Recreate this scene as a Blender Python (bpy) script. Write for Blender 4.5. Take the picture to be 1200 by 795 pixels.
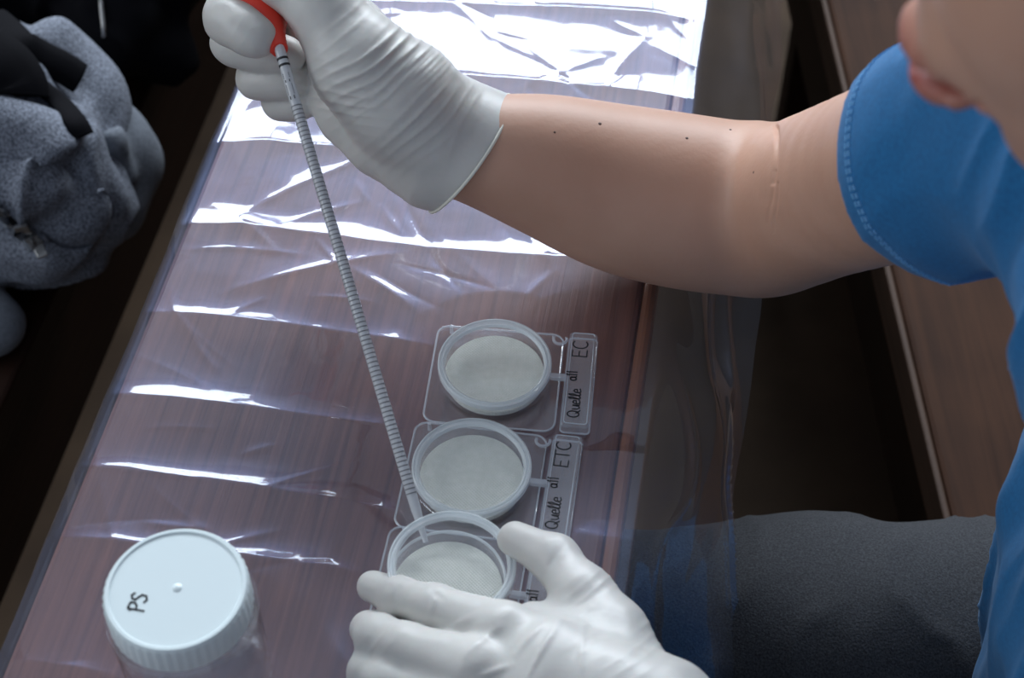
import bpy, bmesh, math, random
import numpy as np
from mathutils import Vector, Matrix, Euler
from mathutils.bvhtree import BVHTree
random.seed(4)
for o in list(bpy.data.objects): bpy.data.objects.remove(o)
SC = bpy.context.scene
COL = SC.collection

# ---------------------------------------------------------------- camera, world, daylight, exposure
F = 1900.0; PIT = math.radians(50); YAW = math.radians(9.4); CAMZ = 1.41; DESK = 0.75
cd = bpy.data.cameras.new('camera'); cam = bpy.data.objects.new('camera', cd); COL.objects.link(cam)
cam.location = (0, 0, CAMZ); cam.rotation_euler = (math.pi/2-PIT, 0, YAW)
cd.sensor_width = 36; cd.lens = F/1200*36; cd.clip_start = 0.02
cd.dof.use_dof = True; cd.dof.focus_distance = 0.84; cd.dof.aperture_fstop = 10.5
SC.camera = cam
w = bpy.data.worlds.new('world'); SC.world = w; w.use_nodes = True
w.node_tree.nodes['Background'].inputs[0].default_value = (0.72, 0.83, 1.0, 1)
w.node_tree.nodes['Background'].inputs[1].default_value = 0.40
WIN = dict(x0=-1.85, x1=0.85, z0=1.45, z1=2.82, y=2.9)
ld = bpy.data.lights.new('window_daylight', 'AREA'); ld.shape = 'RECTANGLE'
ld.size = WIN['x1']-WIN['x0']; ld.size_y = WIN['z1']-WIN['z0']; ld.color = (0.84, 0.92, 1.0)
ld.energy = 16*ld.size*ld.size_y*math.pi
lo = bpy.data.objects.new('window_daylight', ld); COL.objects.link(lo)
lo.location = ((WIN['x0']+WIN['x1'])/2, WIN['y']+.12, (WIN['z0']+WIN['z1'])/2); lo.rotation_euler = (-math.pi/2, 0, 0)
WIN2 = dict(y0=-.95, y1=1.25, z0=1.15, z1=2.65, x=-2.3)           # second window, in the left wall
l2 = bpy.data.lights.new('side_window_daylight', 'AREA'); l2.shape = 'RECTANGLE'; l2.size = WIN2['z1']-WIN2['z0']; l2.size_y = WIN2['y1']-WIN2['y0']; l2.color = (0.90, 0.95, 1.0)
l2.energy = 2.8*l2.size*l2.size_y*math.pi
lo2 = bpy.data.objects.new('side_window_daylight', l2); COL.objects.link(lo2)
lo2.location = (WIN2['x']-.12, (WIN2['y0']+WIN2['y1'])/2, (WIN2['z0']+WIN2['z1'])/2); lo2.rotation_euler = (0, -math.pi/2, 0)
SC.view_settings.view_transform = 'Standard'; SC.view_settings.look = 'None'
SC.view_settings.gamma = 1; SC.view_settings.use_curve_mapping = False; SC.view_settings.exposure = 0
SC.cycles.transparent_max_bounces = 32; SC.cycles.max_bounces = 14

# ---------------------------------------------------------------- helpers
A = np.array
_fw = A([-math.sin(YAW)*math.cos(PIT), math.cos(YAW)*math.cos(PIT), -math.sin(PIT)])
_rt = A([math.cos(YAW), math.sin(YAW), 0.]); _up = np.cross(_rt, _fw); _C = A([0, 0, CAMZ])
def ray(x, y): return _fw+_rt*(x-600)/F-_up*(y-397.5)/F
def P(x, y, d): return _C+ray(x, y)*d
def PZ(x, y, z):
    r = ray(x, y); return _C+r*((z-CAMZ)/r[2])

def tag(o, label=None, cat=None, group=None, kind=None):
    if label: o['label'] = label
    if cat: o['category'] = cat
    if group: o['group'] = group
    if kind: o['kind'] = kind
    return o
def empty(name, loc, rz=0):
    o = bpy.data.objects.new(name, None); COL.objects.link(o); o.location = loc; o.rotation_euler = (0, 0, rz)
    o.empty_display_size = .05; return o
def link(name, me, mat=None, parent=None, loc=None, rot=None, smooth=False):
    o = bpy.data.objects.new(name, me); COL.objects.link(o)
    if mat is not None and not me.materials: me.materials.append(mat)
    if parent is not None: o.parent = parent
    if loc is not None: o.location = loc
    if rot is not None: o.rotation_euler = rot
    if smooth: me.shade_smooth()
    return o
def mesh(name, v, f, mat=None, parent=None, smooth=False, **k):
    me = bpy.data.meshes.new(name); me.from_pydata([tuple(map(float, p)) for p in v], [], [tuple(map(int, q)) for q in f]); me.update()
    return link(name, me, mat, parent, smooth=smooth, **k)
def npmesh(name, V, Q, mat=None, parent=None, smooth=True):
    me = bpy.data.meshes.new(name); n = len(V); m = len(Q)
    me.vertices.add(n); me.vertices.foreach_set('co', V.astype(np.float32).ravel())
    me.loops.add(m*4); me.loops.foreach_set('vertex_index', Q.astype(np.int32).ravel())
    me.polygons.add(m); me.polygons.foreach_set('loop_start', np.arange(0, m*4, 4, dtype=np.int32))
    me.update(calc_edges=True); me.validate()
    return link(name, me, mat, parent, smooth=smooth)
def box(name, x0, x1, y0, y1, z0, z1, mat, parent=None, bev=0.003, seg=2, org=(0, 0, 0)):
    bm = bmesh.new(); bmesh.ops.create_cube(bm, size=1)
    for v in bm.verts:
        v.co = Vector(((x0+x1)/2+v.co.x*(x1-x0)-org[0], (y0+y1)/2+v.co.y*(y1-y0)-org[1], (z0+z1)/2+v.co.z*(z1-z0)-org[2]))
    if bev: bmesh.ops.bevel(bm, geom=bm.edges[:], offset=bev, segments=seg, profile=.5, affect='EDGES')
    me = bpy.data.meshes.new(name); bm.to_mesh(me); bm.free()
    return link(name, me, mat, parent)
def lathe(name, prof, mat, parent=None, n=72, closed=True, loc=None, rot=None, smooth=True, mod=None):
    V = []; Q = []; m = len(prof)
    for i in range(n):
        a = 2*math.pi*i/n
        for (r, z) in prof:
            rr = r if mod is None else mod(r, z, i)
            V.append((rr*math.cos(a), rr*math.sin(a), z))
    for i in range(n):
        j = (i+1) % n
        for k in range(m if closed else m-1):
            l = (k+1) % m
            Q.append((i*m+k, j*m+k, j*m+l, i*m+l))
    o = mesh(name, V, Q, mat, parent, loc=loc, rot=rot)
    bm = bmesh.new(); bm.from_mesh(o.data); bmesh.ops.remove_doubles(bm, verts=bm.verts, dist=1e-6)
    bmesh.ops.recalc_face_normals(bm, faces=bm.faces); bm.to_mesh(o.data); bm.free()
    if smooth: o.data.shade_smooth(); o.data.set_sharp_from_angle(angle=math.radians(35))
    return o
def tube(name, pts, rad, mat, parent=None, n=12, cap=True, flat=1.0):
    pts = [Vector(p) for p in pts]; rad = [rad]*len(pts) if np.isscalar(rad) else rad
    V = []; Q = []; prev = None
    for i, p in enumerate(pts):
        t = (pts[min(i+1, len(pts)-1)]-pts[max(i-1, 0)]).normalized()
        if prev is None:
            a = t.orthogonal().normalized()
            if flat != 1:
                a = t.cross(Vector((0, 0, 1))); a = a.normalized() if a.length > .1 else t.orthogonal().normalized()
        else: a = (prev-t*prev.dot(t)).normalized()
        b = t.cross(a); prev = a
        for k in range(n):
            c = 2*math.pi*k/n; V.append(p+(a*math.cos(c)+b*math.sin(c)*flat)*rad[i])
    m = len(pts)
    for i in range(m-1):
        for k in range(n):
            Q.append((i*n+k, i*n+(k+1) % n, (i+1)*n+(k+1) % n, (i+1)*n+k))
    if cap: Q.append(tuple(range(n))[::-1]); Q.append(tuple((m-1)*n+k for k in range(n)))
    return mesh(name, V, Q, mat, parent, smooth=True)
def spline(pts, n=8):
    pts = [A(p, dtype=float) for p in pts]; out = []
    for i in range(len(pts)-1):
        p0 = pts[max(i-1, 0)]; p1 = pts[i]; p2 = pts[i+1]; p3 = pts[min(i+2, len(pts)-1)]
        for k in range(n):
            t = k/n
            out.append(.5*(2*p1+(p2-p0)*t+(2*p0-5*p1+4*p2-p3)*t*t+(3*p1-p0-3*p2+p3)*t**3))
    out.append(pts[-1]); return out

# ---- noise on arrays
_rng = np.random.RandomState(7); _G = _rng.randint(0, 1 << 30, 4096)
def _hash(i, j, k=0):
    h = (i.astype(np.int64)*374761393+j.astype(np.int64)*668265263+(k if np.isscalar(k) else k.astype(np.int64))*2147483647) & 0x7fffffff
    h = ((h ^ (h >> 13))*1274126177) & 0x7fffffff
    return ((h ^ (h >> 16)) & 0xffff)/65535.0*2-1
def noise2(x, y, s=0):
    i = np.floor(x); j = np.floor(y); u = x-i; v = y-j; u = u*u*u*(u*(6*u-15)+10); v = v*v*v*(v*(6*v-15)+10)
    h = lambda a, b: _hash(i+a, j+b, s)
    return (h(0, 0)*(1-u)+h(1, 0)*u)*(1-v)+(h(0, 1)*(1-u)+h(1, 1)*u)*v
def noise3(p, sc, s=0):
    q = p*sc; i = np.floor(q); u = q-i; u = u*u*(3-2*u); r = 0
    for a in (0, 1):
        for b in (0, 1):
            for c in (0, 1):
                wt = (u[:, 0] if a else 1-u[:, 0])*(u[:, 1] if b else 1-u[:, 1])*(u[:, 2] if c else 1-u[:, 2])
                r = r+wt*_hash(i[:, 0]+a, i[:, 1]+b*1.0+31*(i[:, 2]+c), s)
    return r

# ---- organic surfaces: distance field on a grid, surface nets
class Field:
    def __init__(s, lo, hi, h):
        s.lo = A(lo, dtype=float); s.h = h; s.n = np.ceil((A(hi)-s.lo)/h).astype(int)+1
        s.D = np.full(s.n, 1.0, np.float32)
    def sub(s, lo, hi):
        a = np.clip(np.floor((lo-s.lo)/s.h).astype(int), 0, s.n); b = np.clip(np.ceil((hi-s.lo)/s.h).astype(int)+1, 0, s.n)
        sl = tuple(slice(a[i], b[i]) for i in range(3))
        g = [(s.lo[i]+s.h*np.arange(a[i], b[i])).astype(np.float32) for i in range(3)]
        return sl, g[0][:, None, None], g[1][None, :, None], g[2][None, None, :]
    def put(s, sl, d, k, op='u'):
        D = s.D[sl]
        if op == 'u':
            if k > 0:
                hh = np.maximum(k-np.abs(D-d), 0)/k; s.D[sl] = np.minimum(D, d)-hh*hh*k*.25
            else: s.D[sl] = np.minimum(D, d)
        else:
            d = -d
            if k > 0:
                hh = np.maximum(k-np.abs(D-d), 0)/k; s.D[sl] = np.maximum(D, d)+hh*hh*k*.25
            else: s.D[sl] = np.maximum(D, d)
    def cone(s, a, b, ra, rb, k=0.0, op='u', flat=None, target=None):
        a = A(a, dtype=float); b = A(b, dtype=float); m = max(ra, rb)+k+.012
        sl, X, Y, Z = s.sub(np.minimum(a, b)-m, np.maximum(a, b)+m)
        ab = b-a; L = max(float(ab@ab), 1e-12)
        x = X-np.float32(a[0]); y = Y-np.float32(a[1]); z = Z-np.float32(a[2])
        t = np.clip((x*ab[0]+y*ab[1]+z*ab[2])/L, 0, 1).astype(np.float32)
        x = x-t*np.float32(ab[0]); y = y-t*np.float32(ab[1]); z = z-t*np.float32(ab[2])
        if flat is not None:            # (axis, factor): squash along an axis
            ax, f = flat; ax = A(ax, dtype=float)/np.linalg.norm(ax); q = x*ax[0]+y*ax[1]+z*ax[2]
            d2 = x*x+y*y+z*z-q*q+(q/f)**2
        else: d2 = x*x+y*y+z*z
        d = np.sqrt(np.maximum(d2, 0))-(ra+(rb-ra)*t)
        if flat is not None and f < 1: d = d*f
        s.put(sl, d.astype(np.float32), k, op)
    def chain(s, pts, k=0.0, kk=.004, **o):
        """pts = [(point, radius), ...]: joined as its own field, then united"""
        tmp = Field.__new__(Field); tmp.lo, tmp.h, tmp.n = s.lo, s.h, s.n
        P_ = A([p for p, r in pts]); m = max(r for p, r in pts)+k+.02
        sl, X, Y, Z = s.sub(P_.min(0)-m, P_.max(0)+m)
        tmp.lo = A([X.flat[0], Y.flat[0], Z.flat[0]], dtype=float); tmp.n = A([X.size, Y.size, Z.size]); tmp.D = np.full(tmp.n, 1., np.float32)
        for (p, r), (q, t) in zip(pts[:-1], pts[1:]): tmp.cone(p, q, r, t, kk, **o)
        s.put(sl, tmp.D, k)
    def ell(s, c, R, r, k=0.0, op='u'):
        """R rows = local axes, r = radii"""
        c = A(c, dtype=float); R = A(R, dtype=float); r = A(r, dtype=float); m = r.max()+k+.012
        sl, X, Y, Z = s.sub(c-m, c+m); x = X-c[0]; y = Y-c[1]; z = Z-c[2]
        q = [(x*R[i][0]+y*R[i][1]+z*R[i][2]) for i in range(3)]
        k0 = np.sqrt(sum((q[i]/r[i])**2 for i in range(3))); k1 = np.sqrt(sum((q[i]/r[i]**2)**2 for i in range(3)))+1e-9
        s.put(sl, (k0*(k0-1)/k1).astype(np.float32), k, op)
    def cut(s, p, n, lo=None, hi=None):
        """remove the half space on the side n points to"""
        n = A(n, dtype=float)/np.linalg.norm(n); p = A(p, dtype=float)
        sl, X, Y, Z = s.sub(s.lo if lo is None else A(lo), s.lo+s.h*s.n if hi is None else A(hi))
        d = (X-p[0])*n[0]+(Y-p[1])*n[1]+(Z-p[2])*n[2]
        s.D[sl] = np.maximum(s.D[sl], d.astype(np.float32))
    def mesh(s, smooth=2):
        D = s.D; D[0] = D[-1] = 1; D[:, 0] = D[:, -1] = 1; D[:, :, 0] = D[:, :, -1] = 1
        N = D < 0; n = s.n; c = np.zeros(n-1, np.int8)
        for a in (0, 1):
            for b in (0, 1):
                for e in (0, 1): c += N[a:n[0]-1+a, b:n[1]-1+b, e:n[2]-1+e]
        idx = np.argwhere((c > 0) & (c < 8)); vi = np.full(n-1, -1, np.int32); vi[tuple(idx.T)] = np.arange(len(idx))
        S = np.zeros((len(idx), 3)); W = np.zeros(len(idx)); co = [(a, b, e) for a in (0, 1) for b in (0, 1) for e in (0, 1)]
        for p in co:
            for ax in range(3):
                if p[ax]: continue
                q = list(p); q[ax] = 1; i0 = idx+A(p); i1 = idx+A(q)
                d0 = D[tuple(i0.T)]; d1 = D[tuple(i1.T)]; mk = (d0 < 0) != (d1 < 0)
                t = np.where(mk, d0/np.where(mk, d0-d1, 1), 0)
                pos = np.tile(A(p, dtype=float), (len(idx), 1)); pos[:, ax] += t
                S += pos*mk[:, None]; W += mk
        V = s.lo+s.h*(idx+S/W[:, None]); Q = []
        for ax in range(3):
            o1, o2 = [(1, 2), (2, 0), (0, 1)][ax]
            sl0 = [slice(1, -1)]*3; sl1 = [slice(1, -1)]*3; sl0[ax] = slice(0, n[ax]-1); sl1[ax] = slice(1, n[ax])
            a = N[tuple(sl0)]; b = N[tuple(sl1)]
            for flip, mk in ((0, a & ~b), (1, ~a & b)):
                e = np.argwhere(mk)
                if not len(e): continue
                e[:, o1] += 1; e[:, o2] += 1
                def g(u, v):
                    f = e.copy(); f[:, o1] += u; f[:, o2] += v; return vi[tuple(f.T)]
                q = np.stack([g(-1, -1), g(0, -1), g(0, 0), g(-1, 0)], 1)
                Q.append(q[:, ::-1] if flip else q)
        Q = np.concatenate(Q); Q = Q[(Q >= 0).all(1)]
        E = np.concatenate([Q[:, [0, 1]], Q[:, [1, 2]], Q[:, [2, 3]], Q[:, [3, 0]]])
        for it in range(smooth):
            cnt = np.bincount(E[:, 0], minlength=len(V))+np.bincount(E[:, 1], minlength=len(V))+1e-9
            M = np.stack([(np.bincount(E[:, 0], V[E[:, 1], i], len(V))+np.bincount(E[:, 1], V[E[:, 0], i], len(V)))/cnt for i in range(3)], 1)
            V = V+(.6 if it % 2 == 0 else -.5)*(M-V) if smooth > 3 else V*.5+M*.5
        return V, Q

def normals(V, Q):
    n = np.cross(V[Q[:, 2]]-V[Q[:, 0]], V[Q[:, 3]]-V[Q[:, 1]]); out = np.zeros_like(V)
    for i in range(4):
        for a in range(3): out[:, a] += np.bincount(Q[:, i], n[:, a], len(V))
    return out/(np.linalg.norm(out, axis=1, keepdims=True)+1e-12)

# ---------------------------------------------------------------- materials
def new_mat(name):
    m = bpy.data.materials.new(name); m.use_nodes = True; nt = m.node_tree; nt.nodes.clear()
    out = nt.nodes.new('ShaderNodeOutputMaterial'); return m, nt, out
def N(nt, t, **k):
    n = nt.nodes.new(t)
    for a, b in k.items():
        if a in n.inputs: n.inputs[a].default_value = b
        else: setattr(n, a, b)
    return n
def rgb(c): return (*c, 1) if len(c) == 3 else c
def principled(name, col, rough=.5, noise=None, bump=None, **k):
    """noise=(scale, colour2, stretch xyz); bump=(scale, strength, distance, stretch)"""
    m, nt, out = new_mat(name); b = N(nt, 'ShaderNodeBsdfPrincipled'); b.inputs['Base Color'].default_value = rgb(col); b.inputs['Roughness'].default_value = rough
    for a, v in k.items(): b.inputs[a.replace('_', ' ')].default_value = v
    tc = N(nt, 'ShaderNodeTexCoord')
    def nz(scale, stretch, detail=4):
        mp = N(nt, 'ShaderNodeMapping'); mp.inputs['Scale'].default_value = stretch; nt.links.new(tc.outputs['Object'], mp.inputs['Vector'])
        n = N(nt, 'ShaderNodeTexNoise', Scale=scale, Detail=detail); nt.links.new(mp.outputs[0], n.inputs['Vector']); return n
    if noise:
        n = nz(noise[0], noise[2]); r = N(nt, 'ShaderNodeValToRGB'); r.color_ramp.elements[0].position = .32; r.color_ramp.elements[1].position = .68
        r.color_ramp.elements[0].color = rgb(col); r.color_ramp.elements[1].color = rgb(noise[1])
        nt.links.new(n.outputs[0], r.inputs[0]); nt.links.new(r.outputs[0], b.inputs['Base Color'])
    if bump:
        n = nz(bump[0], bump[3]); bp = N(nt, 'ShaderNodeBump', Strength=bump[1], Distance=bump[2])
        nt.links.new(n.outputs[0], bp.inputs['Height']); nt.links.new(bp.outputs[0], b.inputs['Normal'])
    nt.links.new(b.outputs[0], out.inputs[0]); return m
def wood(name, dark, light, rough, grain=(60, 2.2, 60), spec=.5):
    m, nt, out = new_mat(name); b = N(nt, 'ShaderNodeBsdfPrincipled', Roughness=rough); b.inputs['Specular IOR Level'].default_value = spec; tc = N(nt, 'ShaderNodeTexCoord')
    mp = N(nt, 'ShaderNodeMapping'); mp.inputs['Scale'].default_value = grain; nt.links.new(tc.outputs['Object'], mp.inputs[0])
    n1 = N(nt, 'ShaderNodeTexNoise', Scale=1.6, Detail=6, Roughness=.65, Distortion=.4); nt.links.new(mp.outputs[0], n1.inputs[0])
    n2 = N(nt, 'ShaderNodeTexNoise', Scale=9, Detail=5); nt.links.new(tc.outputs['Object'], n2.inputs[0])
    r = N(nt, 'ShaderNodeValToRGB'); e = r.color_ramp.elements; e[0].position = .3; e[0].color = rgb(dark); e[1].position = .72; e[1].color = rgb(light)
    mx = N(nt, 'ShaderNodeMath', operation='MULTIPLY_ADD'); mx.inputs[1].default_value = .55
    nt.links.new(n1.outputs[0], mx.inputs[0]); mm = N(nt, 'ShaderNodeMath', operation='MULTIPLY'); mm.inputs[1].default_value = .45
    nt.links.new(n2.outputs[0], mm.inputs[0]); nt.links.new(mm.outputs[0], mx.inputs[2]); nt.links.new(mx.outputs[0], r.inputs[0])
    nt.links.new(r.outputs[0], b.inputs['Base Color'])
    bp = N(nt, 'ShaderNodeBump', Strength=.25, Distance=.002); nt.links.new(n1.outputs[0], bp.inputs['Height']); nt.links.new(bp.outputs[0], b.inputs['Normal'])
    nt.links.new(b.outputs[0], out.inputs[0]); return m
def clear(name, tint=(1, 1, 1), rough=.04, haze=.04, hazecol=(.85, .92, 1), ior=1.5, broad=0.0, bump=None):
    """clear plastic: transparent film mirrored by Fresnel, with some milky scatter"""
    m, nt, out = new_mat(name); L = nt.links.new
    tr = N(nt, 'ShaderNodeBsdfTransparent'); tr.inputs[0].default_value = rgb(tint)
    gl = N(nt, 'ShaderNodeBsdfGlossy'); gl.inputs['Roughness'].default_value = rough; gl.inputs[0].default_value = (1, 1, 1, 1)
    df = N(nt, 'ShaderNodeBsdfDiffuse'); df.inputs[0].default_value = rgb(hazecol)
    lw = N(nt, 'ShaderNodeLayerWeight', Blend=.5); r0 = ((ior-1)/(ior+1))**2*1.4     # Schlick reflectance, alike from both sides
    pw = N(nt, 'ShaderNodeMath', operation='POWER'); L(lw.outputs['Facing'], pw.inputs[0]); pw.inputs[1].default_value = 5
    fr = N(nt, 'ShaderNodeMath', operation='MULTIPLY_ADD'); L(pw.outputs[0], fr.inputs[0]); fr.inputs[1].default_value = 1-r0; fr.inputs[2].default_value = r0
    a = N(nt, 'ShaderNodeMixShader', Fac=haze); L(tr.outputs[0], a.inputs[1]); L(df.outputs[0], a.inputs[2])
    base = a
    if broad:
        g2 = N(nt, 'ShaderNodeBsdfGlossy'); g2.inputs['Roughness'].default_value = .36; g2.inputs[0].default_value = (.46, .58, 1, 1)  # wide sheen: blue of the reflected sky put into the gloss colour
        a2 = N(nt, 'ShaderNodeMixShader', Fac=broad); L(a.outputs[0], a2.inputs[1]); L(g2.outputs[0], a2.inputs[2]); base = a2
    b = N(nt, 'ShaderNodeMixShader'); L(fr.outputs[0], b.inputs[0]); L(base.outputs[0], b.inputs[1]); L(gl.outputs[0], b.inputs[2])
    if bump:
        tc = N(nt, 'ShaderNodeTexCoord'); n = N(nt, 'ShaderNodeTexNoise', Scale=bump[0], Detail=3); L(tc.outputs['Object'], n.inputs[0])
        bp = N(nt, 'ShaderNodeBump', Strength=bump[1], Distance=bump[2]); L(n.outputs[0], bp.inputs['Height']); L(bp.outputs[0], gl.inputs['Normal'])
    L(b.outputs[0], out.inputs[0]); return m

M = {}
M['desk'] = wood('desk_wood', (.050, .016, .010), (.26, .105, .068), .45, grain=(150, 3.2, 60))
M['desk_edge'] = wood('desk_edge_wood', (.17, .06, .026), (.32, .13, .06), .45)
M['bench'] = wood('bench_wood', (.028, .010, .005), (.105, .043, .020), .7, spec=.2)
M['bench_edge'] = wood('bench_edge_wood', (.05, .024, .013), (.13, .066, .038), .65)
M['bench_dark'] = wood('dark_bench_wood', (.012, .005, .003), (.03, .012, .007), .6, spec=.15)
M['floor'] = principled('floor_clay', (.095, .062, .040), .8, noise=(7, (.16, .105, .066), (1, 1, 1)), bump=(60, .2, .002, (1, 1, 1)))
M['yellow'] = principled('faded_yellow_paint', (.20, .125, .05), .7)
M['wall'] = principled('plaster_wall', (.06, .052, .046), .9, bump=(30, .2, .003, (1, 1, 1)))
M['frame'] = principled('window_frame_paint', (.35, .33, .3), .5)
M['film'] = clear('plastic_film', tint=(.97, .98, 1), rough=.05, haze=.012, hazecol=(.75, .85, 1), ior=1.5, broad=.075)
M['pane'] = clear('window_glass', rough=0, haze=0)
M['dish'] = clear('clear_dish_plastic', rough=.05, haze=.035, ior=1.4)
M['rim'] = clear('frosted_dish_rim', rough=.12, haze=.5, ior=1.55, hazecol=(.86, .92, .95))
M['tab'] = clear('clear_tab_plastic', rough=.1, haze=.13, ior=1.4)
M['tabedge'] = clear('tab_edge_plastic', rough=.1, haze=.3, ior=1.5)
M['pad'] = principled('culture_pad', (.82, .85, .77), .8, noise=(260, (.90, .92, .85), (1, 1, 1)))
M['ink'] = principled('black_marker_ink', (.012, .012, .016), .5)
M['lid'] = principled('white_lid_plastic', (.76, .86, .88), .35, Subsurface_Weight=.0)
M['jar'] = clear('clear_jar_plastic', rough=.03, haze=.008, ior=1.5)
M['water'] = clear('water', tint=(.96, .98, 1), rough=.0, haze=.0, ior=1.33)
M['glasstube'] = clear('pipette_glass', tint=(.8, .82, .84), rough=.05, haze=.6, ior=1.5, hazecol=(.85, .87, .9))
M['print'] = principled('graduation_print', (.20, .20, .215), .5)
M['red'] = principled('red_rubber', (.78, .045, .022), .38)
M['zip'] = principled('zip_metal', (.45, .45, .45), .35, Metallic=.9)
M['strap'] = principled('black_webbing', (.006, .006, .008), .9, Specular_IOR_Level=.08, bump=(900, .3, .0006, (1, 1, 1)))
M['buckle'] = principled('black_buckle_plastic', (.008, .009, .013), .6)
M['bag'] = principled('black_bag_fabric', (.005, .005, .007), .9, Specular_IOR_Level=.1, bump=(600, .3, .0008, (1, 1, 1)))
M['hair'] = principled('dark_hair', (.012, .008, .006), .5, bump=(220, .6, .002, (1, 1, .15)))
M['eye'] = principled('eyeball', (.7, .68, .65), .2)
M['fleece'] = principled('heather_grey_fleece', (.07, .08, .105), .95, noise=(520, (.30, .33, .40), (1, 1, 1)), bump=(350, .5, .0012, (1, 1, 1)))
M['fleece_lining'] = principled('pale_fleece_lining', (.14, .16, .19), .95, noise=(300, (.20, .22, .26), (1, 1, 1)), bump=(300, .4, .001, (1, 1, 1)))
M['jeans'] = principled('charcoal_denim', (.018, .019, .023), .9, noise=(900, (.055, .058, .066), (1, 1, .5)), bump=(800, .5, .0008, (1, 1, .4)))
M['shirt'] = principled('blue_jersey', (.003, .115, .30), .85, noise=(500, (.005, .15, .38), (1, 1, 1)), bump=(900, .2, .0005, (1, 1, 1)), Sheen_Weight=.1)
M['thread'] = principled('blue_thread', (.16, .42, .72), .8)
M['latex'] = principled('white_latex', (.55, .54, .52), .42, noise=(14, (.61, .60, .57), (1, 1, 1)), bump=(170, .16, .0012, (1, 1, .35)), Subsurface_Weight=.12, Subsurface_Scale=.006)
M['latex_bead'] = principled('latex_bead', (.78, .77, .68), .4)
M['mole'] = principled('mole', (.06, .022, .014), .6)
M['shoe'] = principled('shoe_canvas', (.02, .02, .022), .8)
# skin with a lip tint carried by a mask attribute
def skin_mat():
    m, nt, out = new_mat('skin'); L = nt.links.new; b = N(nt, 'ShaderNodeBsdfPrincipled', Roughness=.5)
    tc = N(nt, 'ShaderNodeTexCoord'); n = N(nt, 'ShaderNodeTexNoise', Scale=16, Detail=5); L(tc.outputs['Object'], n.inputs[0])
    r = N(nt, 'ShaderNodeValToRGB'); r.color_ramp.elements[0].position = .3; r.color_ramp.elements[1].position = .7
    r.color_ramp.elements[0].color = (.50, .275, .19, 1); r.color_ramp.elements[1].color = (.58, .34, .245, 1); L(n.outputs[0], r.inputs[0])
    at = N(nt, 'ShaderNodeAttribute', attribute_name='lip'); mx = N(nt, 'ShaderNodeMix', data_type='RGBA'); L(at.outputs['Fac'], mx.inputs[0])
    L(r.outputs[0], mx.inputs[6]); mx.inputs[7].default_value = (.34, .085, .07, 1); L(mx.outputs[2], b.inputs['Base Color'])
    n2 = N(nt, 'ShaderNodeTexNoise', Scale=420, Detail=2); L(tc.outputs['Object'], n2.inputs[0]); bp = N(nt, 'ShaderNodeBump', Strength=.14, Distance=.0006)
    L(n2.outputs[0], bp.inputs['Height']); L(bp.outputs[0], b.inputs['Normal'])
    b.inputs['Subsurface Weight'].default_value = .12; b.inputs['Subsurface Scale'].default_value = .008; b.inputs['Subsurface Radius'].default_value = (1, .35, .2)
    L(b.outputs[0], out.inputs[0]); return m
M['skin'] = skin_mat()
# woven culture pad: fine weave in relief
def weave(m):
    nt = m.node_tree; b = [n for n in nt.nodes if n.type == 'BSDF_PRINCIPLED'][0]; tc = N(nt, 'ShaderNodeTexCoord'); hs = []
    for rz in (math.radians(40), math.radians(130)):
        mp = N(nt, 'ShaderNodeMapping'); mp.inputs['Rotation'].default_value = (0, 0, rz); nt.links.new(tc.outputs['Object'], mp.inputs[0])
        wv = N(nt, 'ShaderNodeTexWave', Scale=260); nt.links.new(mp.outputs[0], wv.inputs[0]); hs.append(wv)
    ad = N(nt, 'ShaderNodeMath', operation='MULTIPLY'); nt.links.new(hs[0].outputs['Fac'], ad.inputs[0]); nt.links.new(hs[1].outputs['Fac'], ad.inputs[1])
    bp = N(nt, 'ShaderNodeBump', Strength=.5, Distance=.0006); nt.links.new(ad.outputs[0], bp.inputs['Height']); nt.links.new(bp.outputs[0], b.inputs['Normal'])
weave(M['pad'])

# ---------------------------------------------------------------- the room
fl = box('floor', -2.6, 2.6, -1.2, 3.0, -.1, 0, M['floor'], bev=0); tag(fl, 'dark brown worn floor below the desk and benches', 'floor', kind='structure')
y0 = WIN['y']
def wall_piece(x0, x1, z0, z1): return (x0, x1, y0, y0+.24, z0, z1)
bm = bmesh.new()
for (a, b, c, d, e, f) in (wall_piece(-2.6, WIN['x0'], 0, 3.3), wall_piece(WIN['x1'], 2.6, 0, 3.3), wall_piece(WIN['x0'], WIN['x1'], 0, WIN['z0']), wall_piece(WIN['x0'], WIN['x1'], WIN['z1'], 3.3)):
    r = bmesh.ops.create_cube(bm, size=1)
    for v in r['verts']: v.co = Vector(((a+b)/2+v.co.x*(b-a), (c+d)/2+v.co.y*(d-c), (e+f)/2+v.co.z*(f-e)))
me = bpy.data.meshes.new('wall_back'); bm.to_mesh(me); bm.free()
tag(link('wall_back', me, M['wall']), 'plain plaster wall with the tall window', 'wall', kind='structure')
tag(box('wall_right', 1.25, 1.4, -1.2, y0, 0, 3.3, M['wall'], bev=0), 'plain plaster wall beyond the seat bench', 'wall', kind='structure')
win = empty('window_1', ((WIN['x0']+WIN['x1'])/2, y0+.06, WIN['z0'])); tag(win, 'tall daylight window in the back wall', 'window', kind='structure')
wo = tuple(win.location)
nx = 3; px = np.linspace(WIN['x0'], WIN['x1'], nx+1)
for i, x in enumerate(px): box('window_frame', max(x-.025, WIN['x0']), min(x+.025, WIN['x1']), y0+.04, y0+.09, WIN['z0'], WIN['z1'], M['frame'], win, bev=0, org=wo)
for z in (WIN['z0']+.025, WIN['z1']-.025): box('window_frame', WIN['x0'], WIN['x1'], y0+.04, y0+.09, z-.025, z+.025, M['frame'], win, bev=0, org=wo)
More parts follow.
